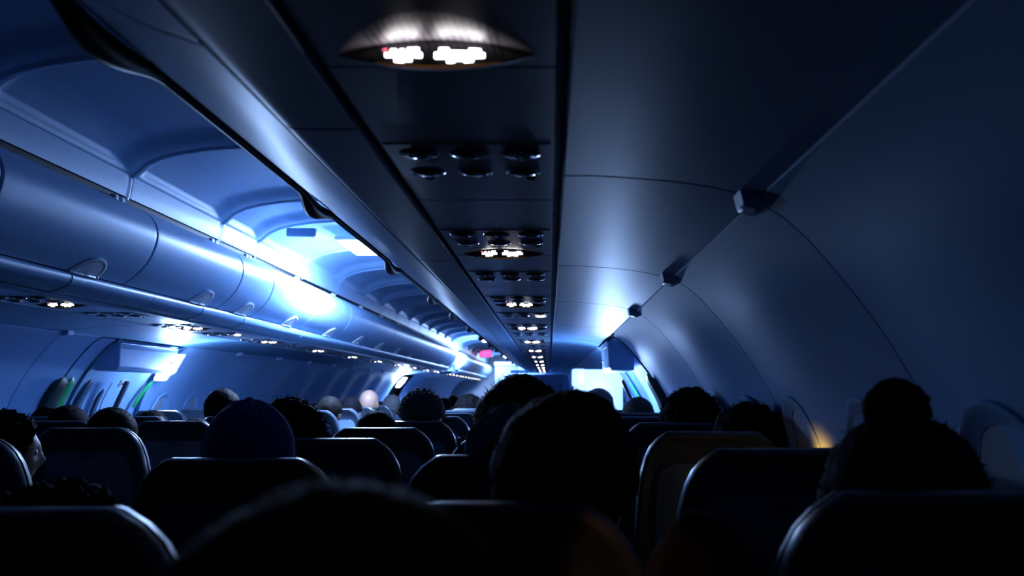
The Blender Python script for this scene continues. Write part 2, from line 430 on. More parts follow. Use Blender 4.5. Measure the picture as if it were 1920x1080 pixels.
for i in range(2, 23):
    y = .30+UL*i; kind = 'A' if i % 2 == 0 else ('L' if i in (7, 21) else 'B')
    j = i//2
    if i == 4: lab = 'leftmost lit sign panel under the left bins, nearest on that side'
    elif kind == 'L' and i == 7: lab = 'left channel panel with a glaring reading light beside the exit door'
    elif i < 13:
        lab = ('service panel with lit signs, %s along the left channel' if kind == 'A' else 'unlit service panel, %s along the left channel') % ORD[j]
    else: lab = 'tiny far service panel with lit signs under the left bins' if kind == 'A' else ('tiny far panel with a lit reading light under the left bins' if kind == 'L' else 'tiny far unlit service panel under the left bins')
    place_panel(kind, xl, y, lab, GP)
for i in range(0, 12):
    place_panel('A', xl, 17.1+UL*i, 'lit sign panel in the very distant left bin section past the second exit', GP)

# ------------------------------------------------------------------ overhead bins
DOOR = [(.640, .445), (.605, .470), (.563, .507), (.528, .553), (.506, .605), (.498, .655), (.512, .702), (.548, .740), (.600, .764), (.628, .766)]
DOORR = [(.7565, .366), (.70, .386), (.645, .414), (.590, .447), (.535, .487), (.498, .53), (.480, .58), (.482, .64), (.50, .70), (.54, .75), (.600, .785), (.622, .79)]
RAIL = [(.640, .437), (.632, .425), (.640, .402), (.668, .385), (.700, .373), (.722, .371), (.728, .378)]
def bin_door_mesh(s, prof, L):
    P = resample(prof, 30); rows = []
    for y, e in ((.001, .006), (.0015, .001), (.004, 0), (.013, 0), (.03, 0), (L*.5, 0), (L-.03, 0), (L-.013, 0), (L-.004, 0), (L-.0015, .001), (L-.001, .006)) if s > 0 else ((.004, .014), (.005, .004), (.010, 0), (.013, 0), (.03, 0), (L*.5, 0), (L-.03, 0), (L-.013, 0), (L-.010, 0), (L-.005, .004), (L-.004, .014)):
        rows.append([(s*(p.x+e), y, C+p.y) for p in P])
    mb = MB(); mb.grid(rows); return mb
TABS = [2.55, 3.58, 4.60, 5.12, 6.12, 7.15, 8.2, 9.2, 10.25, 11.3, 12.35]
def left_bin(ya, yb, latch_y, label, tabs=True):
    L = yb-ya; root = empty('overhead_bin', (0, ya, 0))
    d = solid(bin_door_mesh(-1, DOOR, L).build('bin_door', M['door'], root, smooth=40), .004)
    # body behind the door
    mb = MB(); mb.prism([(-.70, C+.40), (-.70, C+.78), (-1.15, C+.72), (-1.22, C+.40)], 1, .004, L-.004); mb.build('bin_body', M['plastic'], root)
    if latch_y:
        c = latch_y-ya; N = 20
        mb = MB()
        def pt(r, t, off):     # half round plate on the lower door
            yy = c+r*math.cos(t); h = .437+r*.62*math.sin(t)
            x = .640
            for (x0, z0), (x1, z1) in zip(DOOR, DOOR[1:]):
                if z0 <= h <= z1: x = x0+(x1-x0)*(h-z0)/(z1-z0)
            return (-(x-off), yy, C+h)
        rows = [[pt(r, PI*k/N, off) for k in range(N+1)] for r, off in ((.105, .000), (.102, .012), (.090, .016), (.084, .006), (.081, .014), (.04, .018), (.002, .018))]
        mb.grid(rows); mb.build('latch', M['white'], d, smooth=35)
    if tabs:
        for q in [t_+d_-ya for t_ in TABS if ya < t_ < yb for d_ in (-.025, .028)]:
            mb = MB(); mb.box((-.636, q, C+.784), (.020, .030, .030), .003); mb.build('hinge_tab', M['white'], root)
    tag(root, label, 'overhead bin', 'overhead bins along the left side')
    return root
LS_ = [1.57, 2.6, 3.63, 4.65, 5.17, 6.17, 7.2, 8.24, 9.27, 10.3, 11.35, 12.4, 13.4, 14.4, 15.35]
LL_ = [None, 3.31, 4.38, 4.98, 5.86, 6.92, 7.95, 8.95, 10.0, 11.0, 12.0, 13.0, 14.0, 15.0]
LB = list(zip(LS_, LS_[1:], LL_))
LBL = ['closed left bin door cut by the left photo edge', 'large closed left bin door with half round latch, nearest full one', 'closed left bin door with bright streak, second full one', 'narrow left bin door in the brightest glare', 'left bin door in the glare beside the ceiling lamp']
LBL += ['left bin door, %s past the bright middle' % q for q in ('first', 'second', 'third', 'fourth', 'fifth')]+['left bin door, %s from the rounded bin row end' % q for q in ('fourth', 'third', 'second')]+['left bin door next to the rounded bin row end']
for (a_, b_, l_), lb in zip(LB, LBL): left_bin(a_, b_, l_, lb)
for i in range(6): left_bin(17+1.4*i, 18.4+1.4*i, None, 'pale shining bin door in the distant left bin section', False)
mb = MB(); mb.prism([(-x-.002, C+z) for x, z in RAIL[:1]+DOOR]+[(-.70, C+.766), (-.70, C+.44)], 1, 16.98, 17.0)
struct(mb.build('trim_7', M['door'], smooth=30), 'end plate of the distant left bin section')
# grip rail along the bottom of the left bins, black gap along the top
for y0, y1 in ((1.0, 3.9), (3.9, 5.9), (5.9, 15.35)):
    P = resample(RAIL, 16); mb = MB(); mb.grid([[(-p.x, y, C+p.y) for p in P] for y in (y0+.002, y0+.004, y1-.004, y1-.002)])
    struct(solid(mb.build('trim_6', M['rail'], smooth=50), .004), 'grip rail section along the lower edge of left bins')
P = resample(RAIL, 16); mb = MB(); mb.grid([[(-p.x, y, C+p.y) for p in P] for y in (17, 25.4)])
struct(solid(mb.build('trim_6', M['rail'], smooth=50), .004), 'distant grip rail section on the left bins')
# sleeves on the rail at the seams
for i, y in enumerate((3.28, 4.5, 5.1, 6.3)):
    P = resample(RAIL, 16); mb = MB()
    mb.grid([[(-(p.x-.003), y+q, C+p.y-.002) for p in P] for q in (-.05, -.047, .047, .05)])
    tag(solid(mb.build('rail_sleeve', M['rail'], smooth=50), .003), '%s thin sleeve on the left grip rail' % nms[i], 'sleeve', 'sleeves on the left grip rail')
for s in (-1, 1):
    for y0, y1 in ((-1.2, 15.4), (17, 25.4)):
        if s > 0 and y0 > 0: continue
        mb = MB(); mb.box((s*.69, (y0+y1)/2, C+.80), (.07, y1-y0, .07), 0); struct(mb.build('ceiling', M['black']), 'black gap between bins and ceiling panels')
# rounded end of the first left bin row
def bin_end(s, y, name, label, prof):
    mb = MB(); P = resample(prof, 24); rows = []
    for j in range(10):
        t = j/9*PI/2; off = .22*(1-math.cos(t)); rows.append([(s*(p.x+off*.9), y+.32*math.sin(t), C+p.y+off*.25) for p in P])
    mb.grid(rows); tag(solid(mb.build(name, M['door'], smooth=50), .004), label, 'bin end')
bin_end(-1, 15.35, 'bin_end_cap', 'rounded pale end cap closing the first left bin row', RAIL[:1]+DOOR)
bin_end(-1, 25.4, 'bin_end_cap', 'rounded end of the very distant left bin section', RAIL[:1]+DOOR)

# right bins seen from below
RB = [-1.17, -.15, .92, 1.99, 3.03, 4.27, 5.18, 6.3, 7.4, 8.5, 9.6, 10.8, 12.0, 13.8, 15.6]
BUMP = {1: 1.42, 2: None, 3: 2.66}
def right_bin(ya, yb, label):
    L = yb-ya; root = empty('overhead_bin', (0, ya, 0))
    d = solid(bin_door_mesh(1, DOORR, L).build('bin_door', M['door'], root, smooth=40), .004)
    mb = MB(); mb.prism([(.74, C+.40), (.68, C+.78), (1.15, C+.72), (1.22, C+.40)], 1, .004, L-.004); mb.build('bin_body', M['plastic'], root)
    # black rubber grip edge along the bulge, the latch bump's black stands in for shade
    mb = MB(); N = 60; rows = []
    c = L*.24
    for i in range(N+1):
        y = .003+(L-.006)*i/N
        b = smooth(1-abs(y-c)/.17)
        w_ = .009+.012*b
        ring = []
        for q in range(10):
            t = 2*PI*q/10; ring.append((.532-.012*b+w_*math.cos(t), y, C+.478-.014*b+w_*math.sin(t)))
        rows.append(ring)
    mb.capped(rows); e = mb.build('grip_edge', M['rubber'], root, smooth=50)
    tag(root, label, 'overhead bin', 'overhead bins along the right side')
for i, (a_, b_) in enumerate(zip(RB, RB[1:])):
    right_bin(a_, b_, ['right bin seen from below, behind the camera position', 'right bin directly overhead, nearest with dark edge', 'right bin overhead with blue sheen on its underside', 'right bin whose black latch bump crosses the bright ceiling', 'right bin just before the ceiling lamp glare', 'right bin over the exit door row', 'right bin beginning after the ceiling lamp',
       'right bin, second after the ceiling lamp', 'right bin, third after the ceiling lamp', 'right bin, fourth after the ceiling lamp', 'right bin, fifth after the ceiling lamp', 'right bin, fourth from the far bulkhead', 'right bin, third from the far bulkhead', 'right bin next to the far bulkhead'][i])

# ------------------------------------------------------------------ vaulted aisle ceiling
def ceil_base(u):   # u 0..1 from left ledge to right ledge
    pts = [(-.646, .814), (-.641, .832), (-.628, .903), (-.622, .908), (-.614, .912), (-.60, .924), (-.56, .958), (-.50, .985), (-.42, 1.005), (-.30, 1.022), (-.15, 1.032), (0, 1.035)]
    return pts
def ceil_panel(ya, yb):
    half = ceil_base(0); prof = half+[(-x, z) for x, z in reversed(half[:-1])]
    dense = []
    for (x0, z0), (x1, z1) in zip(prof, prof[1:]):
        n_ = max(2, int(abs(x1-x0)/.02))
        for q in range(n_): dense.append((x0+(x1-x0)*q/n_, z0+(z1-z0)*q/n_))
    dense.append(prof[-1]); L = yb-ya
    ys = [.003, .004, .012, .02, .03]+[.03+(L-.07)*q/30 for q in range(1, 30)]+[L-.04, L-.032, L-.024, L-.016, L-.010, L-.005, L-.003]
    rows = []
    for y in ys:
        e = .014 if y in (.003, L-.003) else 0
        rib = -.010*smooth((y-(L-.034))/.012)*smooth((L-.002-y)/.008)
        sy = smooth((y-.02)/.04)*smooth((L-.05-y)/.14)
        rows.append([(x, ya+y, C+z+e+rib+.038*sy*smooth((.6215-abs(x))/.008)) for x, z in dense])
    mb = MB(); mb.grid(rows); struct(solid(mb.build('ceiling', M['ceil'], smooth=45), .004))
CS = [-1.3, -.3, .7, 1.7, 2.7, 3.7, 4.72, 5.3, 6.3, 7.3, 8.3, 9.2, 10.1, 11.0, 11.9, 12.8, 13.7, 14.7, 15.7, 17, 18, 19, 20, 21, 22, 23, 24, 25.6]
for a_, b_ in zip(CS, CS[1:]): ceil_panel(a_, b_)

mb = MB(); br = resample([(-.655, .83), (-.62, .70), (-.66, .56), (-.80, .46), (-1.0, .40), (-1.25, .36), (-1.46, .32)], 26)
rows = []
for y, e in ((15.37, -.03), (15.41, -.01), (15.5, 0), (16.8, 0), (16.98, .0)): rows.append([(p.x-abs(e)*.3, y, C+p.y-e*.6) for p in br])
mb.grid(rows); struct(solid(mb.build('ceiling', M['plastic'], smooth=45), .004), 'curved lining over the second left exit')
def ceiling_lamp(x0, x1, y0, y1, z, label, power, m, target=None, glow=True):
    root = empty('ceiling_lamp', ((x0+x1)/2, (y0+y1)/2, C+z))
    w_, l_ = x1-x0, y1-y0
    mb = MB(); mb.box((0, 0, .012), (w_+.05, l_+.05, .024), .008); mb.build('lamp_housing', M['white'], root)
    mb = MB(); mb.box((0, 0, -.006), (w_, l_, .016), .006); mb.build('diffuser', m, root)
    tag(root, label, 'ceiling lamp', 'aisle ceiling lamps')
    area_light('lamp_light', (0, 0, -.02), (0, 0, -1), w_, power, size_y=l_, parent=root)
    point_light('lamp_glow', (0, 0, -.13), .10, power*.36, parent=root)
ceiling_lamp(-.25, .05, 5.72, 6.25, .985, 'glaring white ceiling lamp above the aisle at exit rows', P_CEIL, M['lamp'])
ceiling_lamp(-.15, .10, 16.2, 16.9, .97, 'second bright ceiling lamp further up the aisle', P_CEIL_FAR, M['lampfar'])
ceiling_lamp(-.1, .25, 22.0, 24.5, .95, 'farthest ceiling lamp at the end of the aisle', P_FAR, M['lampfar'])
mb = MB(); mb.box((-.35, 5.22, C+.945), (.17, .05, .05), .008); sg = mb.build('signal_box', M['plastic'])
mb = MB(); mb.box((-.262, 5.22, C+.945), (.006, .045, .045), .002); mb.build('lit_end', M['white'], sg)
tag(sg, 'small pale box hanging under the vaulted ceiling before the lamp', 'box')
mb = MB(); mb.box((-.42, 21.4, C+.93), (.30, .06, .20), .01); sg = mb.build('exit_sign', M['white'])
mb = MB(); mb.box((-.42, 21.365, C+.93), (.26, .012, .15), .003); mb.build('sign_face', M['red'], sg)
tag(sg, 'small glowing red sign under the ceiling far up the aisle', 'sign')

# ------------------------------------------------------------------ exit door zone, both sides (y 5.08 .. 6.27)
def rot_z(a): return Matrix.Rotation(a, 4, 'Z')
def wall_strip(s, name, ya, yb, out, matl, hs=None, parent=None, thick=.006):
    prof = [p for p in resample(WALL, 26) if hs is None or hs[0] <= p.y <= hs[1]]
    mb = MB(); mb.grid([[(s*(p.x+out), y, C+p.y) for p in prof] for y in (ya, (ya+yb)/2, yb)])
    return solid(mb.build(name, matl, parent, smooth=50), thick)
def exit_zone(s, ys, side):
    nd = 1 if s < 0 else 2
    ya, yb = ys
    root = empty('door_%d' % nd, (0, 0, 0)); root['kind'] = 'structure'
    wall_strip(s, 'door_panel', ya+.23, yb-.06, .035, M['wall'], parent=root)
    wall_strip(s, 'door_pillar', ya+.035, ya+.20, .012, M['wall'], parent=root)
    # recess jambs
    for y, w_ in ((ya+.225, .01), (yb-.03, .05)):
        P = resample(WALL, 26); mb = MB()
        rows = [[(s*(p.x+o_), y+d_, C+p.y) for p in P] for o_, d_ in ((.0, 0), (.0, w_), (.05, w_), (.05, 0))]
        mb.grid(rows); solid(mb.build('door_jamb', M['wall'], root, smooth=30), .003)
    # vertical reveal lines on the door
    for q in (.42, .66):
        wall_strip(s, 'door_seam', ya+q, ya+q+.006, .030, M['slate'], (-1.3, .10), root, .002)
    mb = MB(); mb.box((s*1.60, ya+.50, C-.03), (.02, .05, .22), .008, Matrix.Rotation(-s*.45, 4, 'Y')); mb.build('door_handle', M['slate'], root)
    root2 = empty('door_window', (0, 0, 0)); root2.parent = root
    return root
exit_zone(-1, (5.08, 6.27), 'left')
exit_zone(1, (4.72, 6.27), 'right')
# header boxes above the doors
def header(s, ya, yb, label):
    prof = [(1.452, .300), (1.462, .286), (1.470, .150), (1.490, .128), (1.62, .128), (1.62, .300)]
    mb = MB(); mb.prism([(s*x, C+z) for x, z in prof], 1, ya, yb)
    o = mb.build('door_header_box', M['wall'], smooth=30); bv = o.modifiers.new('b', 'BEVEL'); bv.width = .006; bv.segments = 2
    mb = MB(); mb.box((s*1.4585, (ya+yb)/2, C+.268), (.004, yb-ya-.02, .005), .001); mb.build('lid_seam', M['slate'], o)
    mb = MB(); mb.box((s*1.466, yb-.10, C+.20), (.014, .014, .014), .004); mb.build('stud', M['slate'], o)
    tag(o, label, 'box')
header(-1, 5.30, 6.12, 'long pale box above the left exit door')
header(1, 5.18, 5.78, 'pale box above the right exit door beside the partition')
for s, y, lb in ((-1, 6.20, 'glaring white lamp above the forward edge of left exit door'), (1, 5.90, 'small round glaring lamp above the partition at right exit door'), (-1, 15.95, 'glaring lamp at the second left exit far ahead')):
    pw = {6.20: P_DOOR_L, 5.90: P_DOOR_R, 15.95: 24}[y]
    if s < 0:
        root = empty('door_lamp', (0, y, C)); rows = []; rowh = []
        for i in range(9):
            h = .085+.175*i/8; x = xwall(h)-.055; k_ = .055-.02*abs(i-4)/4
            rows.append([(-(x+a_*k_), b_, h) for a_, b_ in ((-1, 0), (-.8, -.016), (.8, -.016), (1, 0))])
            rowh.append([(-(x+a_*(k_+.006)), b_, h+(i-4)*.0015) for a_, b_ in ((-1, .001), (1, .001), (1, .03), (-1, .03))])
        mb = MB(); mb.capped(rows); mb.build('diffuser', M['lamp'], root)
        mb = MB(); mb.capped(rowh); mb.build('lamp_housing', M['white'], root)
        c = Vector((-1.50, -.05, .16))
    else:
        root = empty('door_lamp', (0, y, C)); c = Vector((1.60, 0, .161))
        mb = MB(); mb.grid([[c+Vector(d)*.028 for d in q] for q in sphere_dirs(20, 14)], 0, True); mb.build('diffuser', M['lamp'], root)
        mb = MB(); mb.tube([c+Vector((.01, .02, 0)), c+Vector((0.12, .05, -.02))], .016, 12); mb.build('lamp_housing', M['white'], root)
        c = c+Vector((-.10, -.03, -.10))
    tag(root, lb, 'lamp', 'lamps above the exit doors')
    area_light('lamp_light', c+Vector((-s*.02, -.03, 0)), c+Vector((.30, -1.2, -.02) if s > 0 else (.9, -1.6, -.05)), .12, pw*(.4 if s > 0 else 1), parent=root)
    point_light('lamp_glow', c+Vector((-s*.06, -.05, -.03)), .05, pw*(.62 if s > 0 else .4), parent=root)
    if s > 0: area_light('lamp_front', c+Vector((.02, .06, .05)), c+Vector((-.25, .6, -.05)), .05, pw*.5, parent=root)
# pale cone below the lamp where it lights the jamb, green strips and padded blocks
def curved_bar(s, name, ya, yb, h0, h1, off, th, wid, matl, label, cat, group=None):
    n_ = 14; rows = []
    for i in range(n_+1):
        t = i/n_; h = h0+(h1-h0)*t; y = ya+(yb-ya)*t; x = xwall(h)-off
        k_ = math.sqrt(max(.0, 1-(2*t-1)**6))*.9+.1
        rows.append([(s*(x+a_*th*k_), y+b_*wid*k_, C+h) for a_, b_ in ((-.5, -.5), (-.65, 0), (-.5, .5), (.5, .5), (.5, -.5))])
    mb = MB(); mb.capped(rows); o = mb.build(name, matl, smooth=40); tag(o, label, cat, group); return o
curved_bar(-1, 'green_strip', 6.10, 6.20, -.11, .075, .015, .016, .035, M['green'], 'bright green strip on the wall below the left exit lamp', 'strip')
curved_bar(1, 'green_strip', 6.10, 6.16, -.16, .07, .015, .016, .030, M['green'], 'thin green strip beside the partition at right exit', 'strip')
curved_bar(-1, 'exit_padding', 5.01, 5.05, -.30, .085, .020, .05, .11, M['darkgreen'], 'dark green padded block on left wall before the exit', 'pad')
curved_bar(-1, 'green_cover', 5.12, 5.16, -.30, .085, .012, .04, .07, M['green'], 'dim green cover beside the dark padded block, left exit', 'cover')
curved_bar(-1, 'door_grip', 5.34, 5.40, -.30, .080, .0, .03, .045, M['slate'], 'slate blue grip handle standing on the left exit pillar', 'handle')
curved_bar(-1, 'door_grip', 5.60, 5.64, -.30, .02, -.01, .02, .035, M['slate'], 'faint slate handle under the small white placard', 'handle')
curved_bar(1, 'exit_padding', 4.80, 4.86, -.34, .10, .018, .05, .16, M['darkgreen'], 'dark green padded block on right wall before the exit', 'pad')
mb = MB(); mb.box((-1.665, 5.74, C+.055), (.008, .075, .055), .002, Matrix.Rotation(.55, 4, 'Y')); o = mb.build('placard', M['white'])
mb = MB(); mb.box((-1.659, 5.735, C+.052), (.004, .016, .014), .001, Matrix.Rotation(.55, 4, 'Y')); mb.build('pictogram', M['slate'], o)
tag(o, 'small square white placard with dark dot on left exit door', 'placard')

# ------------------------------------------------------------------ partition at the right exit and far bulkheads
root = empty('partition', (A, 6.5, 0))
mb = MB(); mb.box((.375, 0, .735), (.34, .035, 1.47), .015); mb.build('partition_panel', M['partition'], root)
mb = MB(); mb.box((.215, -.01, 1.405), (.11, .06, .14), .022); mb.build('corner_cap', M['white'], root)
mb = MB(); mb.box((.215, 0, .67), (.075, .045, 1.34), .01); mb.build('edge_post', M['white'], root)
mb = MB(); mb.box((.215, -.026, 1.25), (.02, .008, .03), .003); mb.build('latch', M['slate'], root)
tag(root, 'bright white partition panel ahead of right exit, overexposed', 'partition')
# far bulkhead, right
mb = MB()
mb.box((A-.28, 15.9, .82), (1.05, .05, 1.60), .06, seg=4); mb.build('tmp', M['curtain']); bpy.data.objects['tmp'].name = 'bulkhead'
o = bpy.data.objects['bulkhead']; tag(o, 'dim blue bulkhead at the far end of right seats', 'bulkhead')
mb = MB(); mb.tube([(A-.78, 15.84, C-.2), (A-.78, 15.84, C+.30), (A-.70, 15.84, C+.37), (A+.28, 15.84, C+.37), (A+.36, 15.84, C+.32), (A+.39, 15.84, C+.18), (A+.39, 15.84, C-.3)], .03, 10)
mb.build('frame', M['plastic'], o, smooth=50)
mb = MB(); mb.box((1.40, 15.98, 1.15), (.75, .04, 1.7), .01); struct(mb.build('wall_front', M['wall']))
mb = MB(); mb.box((.29, 17.4, .90), (.46, .6, 1.80), .02); o = mb.build('galley_cabinet', M['curtain'])
mb = MB(); mb.box((.29, 17.4, 1.845), (.48, .62, .07), .015); mb.build('cabinet_top', M['plastic'], o)
tag(o, 'tall slate blue cabinet standing at the far aisle end', 'cabinet')
mb = MB(); mb.box((0, 26.4, 1.2), (3.8, .06, 2.5), 0); struct(mb.build('wall_front', M['partition']))
mb = MB(); mb.box((.95, 17.0, 1.8), (.85, .05, 1.0), .0); struct(mb.build('wall_front', M['wall']))
# unseen warm lamp added behind the camera to supply the orange spill
root = empty('added_lamp', (A+.32, -.50, C+HB-.045))
mb = MB(); mb.lathe([(.03, .012), (.03, 0), (.024, -.008), (.02, -.006), (.0002, -.006)], (0, 0, 0), 20); mb.build('lamp_rim', M['chrome'], root)
tag(root, 'added warm lamp, unseen behind the camera, giving the orange spill', 'added lamp')
for nm_, pw, ang, tgt in (('warm_spill', P_WARM*.13, 8, (-.20, 1.40, -.47)),):
    d = bpy.data.lights.new(nm_, 'SPOT'); d.energy = pw; d.color = (1, .40, .10); d.spot_size = math.radians(ang); d.spot_blend = .3; d.shadow_soft_size = .015
    o = bpy.data.objects.new(nm_, d); COL.objects.link(o); o.parent = root; o.location = (0, 0, -.03)
    o.rotation_euler = Vector(tgt).to_track_quat('-Z', 'Y').to_euler()

# unseen glowing panel added behind the third row window seat to warm the wall
root = empty('glow_panel', (1.50, 2.06, C-.34)); root.rotation_euler = (0, math.radians(62), 0)
mb = MB(); mb.box((0, 0, 0), (.17, .24, .009), .004); mb.build('glow_panel_case', M['black'], root)
mb = MB(); mb.box((0, 0, .0052), (.15, .21, .002), .0005); mb.build('glow_face', mat('warm screen', (.9, .5, .2), .4, emit=(1, .38, .08), estr=.2), root)
tag(root, 'added glowing panel, unseen behind third row window seat, lighting the wall orange', 'glow_panel')
area_light('wall_glow_light', (0, 0, .012), (0, 0, 1), .10, P_GLOW, (1, .34, .05), .12, spread=math.radians(30), parent=root)

# ------------------------------------------------------------------ seats
SEAT_T = C-.122
def seat_proto():
    root = empty('airline_seat', (0, 0, 0))
    top = SEAT_T
    half = [(.0, 0), (.115, 0), (.124, -.002), (.150, -.020), (.168, -.040), (.182, -.068), (.192, -.105), (.199, -.16), (.204, -.25), (.208, -.70)]
    def outline(shr, inner=False):
        P = []
        for x, z in half: P.append((max(0, x-shr) if x > .01 else 0, z-shr*(1 if z > -.5 else -1)))
        R = [(x, z) for x, z in P]; Lf = [(-x, z) for x, z in reversed(P[1:])]
        return Lf+R      # open bottom
    def yb(z): return (-z)*.13      # recline: lower parts lie further forward
    # shell: rear face with rounded rim
    mb = MB(); rows = []
    for shr, dy in ((.030, .012), (.022, .004), (.010, -.001), (.003, .004), (0, .013), (0, .030)):
        rows.append([(x, yb(z)+dy, top+z) for x, z in outline(shr)])
    n_ = len(rows[0])
    mb.grid(rows)
    r0 = rows[0]; h_ = n_//2
    fs = []
    inner = [(x, y+.0, z) for x, y, z in r0]
    for i in range(h_): fs.append((i, i+1, n_-2-i, n_-1-i)) if i+1 < n_-2-i else None
    mb.add(inner, [f for f in fs if f])
    mb.build('back_shell', M['shell'], root, smooth=35)
    # upholstered front of the backrest
    mb = MB(); rows = []
    for shr, dy in ((0, .030), (.004, .034), (.0, .040), (.003, .060), (.014, .078), (.035, .086)):
        rows.append([(x, yb(z)+dy, top+z-(.004 if dy == .034 else 0)) for x, z in outline(shr)])
    mb.grid(rows); mb.add(rows[-1], [(i, i+1, n_-2-i, n_-1-i) for i in range(h_) if i+1 < n_-2-i])
    mb.build('backrest', M['leather'], root, smooth=35)
    # tray table panel set in the rear face
    mb = MB(); pr = []
    for x, z in ((-.150, -.62), (-.152, -.20), (-.148, -.125), (-.135, -.098), (-.110, -.085), (.110, -.085), (.135, -.098), (.148, -.125), (.152, -.20), (.150, -.62)): pr.append((x, z))
    rows = [[(x*f, yb(z)+dy, top+z*1.0) for x, z in pr] for f, dy in ((1.0, .014), (.99, .003), (.965, .001))]
    mb.grid(rows); q = len(pr); mb.add(rows[-1], [(i, i+1, q-2-i, q-1-i) for i in range(q//2) if i+1 < q-2-i])
    t = mb.build('tray_table', M['tray'], root, smooth=35)
    mb = MB(); mb.box((0, yb(-.1)-.002, top-.098), (.035, .012, .014), .004); mb.build('tray_latch', M['shell'], t)
    mb = MB(); mb.box((0, .36, .40), (.42, .44, .11), .03, seg=3); mb.build('seat_cushion', M['leather'], root)
    for s in (-1, 1):
        mb = MB(); mb.box((s*.232, .31, .61), (.036, .36, .05), .014, seg=3); mb.box((s*.232, .15, .50), (.03, .06, .22), .01); mb.build('armrest', M['shell'], root)
        mb = MB(); mb.tube([(s*.16, .22, .35), (s*.17, .16, .012)], .018, 8); mb.tube([(s*.16, .46, .35), (s*.17, .52, .012)], .018, 8); mb.box((s*.17, .34, .02), (.03, .42, .03), .006); mb.build('leg', M['metal'], root)
    mb = MB(); mb.box((0, .34, .335), (.40, .34, .03), .008); mb.build('seat_frame', M['metal'], root)
    return root
SP = seat_proto(); first_seat = [True]
def seat(x, y, label, tilt=0, dz=0):
    if first_seat[0]: o = SP; first_seat[0] = False
    else: o = copy_tree(SP)
    o.location = (x, y, 0); o.scale = (1, 1, (SEAT_T+dz)/SEAT_T)
    tag(o, label, 'seat', 'airline seats facing forward in rows'); return o
RC = {'aisle': .537, 'middle': 1.035, 'window': 1.553}
LC = {'aisle': -.47, 'middle': -.97, 'window': -1.47}
def rowy(n): return .905+.70*n
for n_ in range(-1, 21):
    y = rowy(n_)
    for side, cols in (('right', RC), ('left', LC)):
        for cn, x in cols.items():
            if n_ == -1 and not (side == 'right' and cn == 'middle'): continue
            if side == 'left' and (n_ < 1 or (cn != 'aisle' and n_ < 2)): continue
            if side == 'left' and cn == 'window' and n_ < 3: continue
            if side == 'right' and cn != 'aisle' and n_ > 6: continue
            if n_ == 6 and side == 'left': continue
            if n_ > 12 and cn == 'window': continue
            if n_ > 9 and side == 'right': continue
            if n_ == -1: lab = 'seat just in front of the camera under the blurred head'
            elif side == 'right':
                lab = '%s dark seat back ahead, %s column, right of the aisle' % (ORD[n_].capitalize(), cn)
            elif n_ < 8: lab = '%s seat row ahead, %s column, left of the aisle' % (ORD[n_].capitalize(), cn)
            else: lab = 'Small distant seat top, %s row, %s column on the left' % (ORD[n_] if n_ < 20 else 'last', cn)
            seat(x-.0, y, lab, dz=.018 if (side == 'right' and cn == 'window') else (.006 if side == 'right' and cn == 'middle' else 0))

# ------------------------------------------------------------------ people
def voxel_bake(o, size):
    r = o.modifiers.new('r', 'REMESH'); r.mode = 'VOXEL'; r.voxel_size = size; r.use_smooth_shade = True
    sm = o.modifiers.new('s', 'SMOOTH'); sm.factor = .5; sm.iterations = 3
    dg = bpy.context.evaluated_depsgraph_get(); dg.update(); ev = o.evaluated_get(dg)
    me = bpy.data.meshes.new_from_object(ev); bpy.data.objects.remove(o); return me
HC = Vector((0, .20, 1.19))
def head_r(d):   # point on the head for unit direction d (face towards +y)
    x, y, z = d
    p = Vector((x*.076, y*.096, z*.118))
    if z < 0:
        k_ = smooth(-z); p.x *= 1-.30*k_; p.y *= (1-.18*k_) if y > 0 else (1-.42*k_)
    if y > 0: p.x *= 1-.06*y
    if z > 0:
        k_ = 2*z*math.sqrt(max(0, 1-z*z)); p.x *= 1+.13*k_; p.y *= 1+.10*k_
    def g(cx, cz, sx, sz, a_):
        return a_*math.exp(-((x-cx)/sx)**2-((z-cz)/sz)**2) if y > 0 else 0
    f = g(0, -.16, .17, .17, .018)+g(0, -.02, .09, .2, .010)+g(0, .26, .55, .10, .006)-g(.38, .08, .16, .11, .011)-g(-.38, .08, .16, .11, .011)+g(0, -.47, .25, .055, .007)+g(0, -.58, .22, .05, .006)-g(0, -.53, .25, .025, .004)+g(0, -.80, .3, .14, .010)
    p.y += f; return p
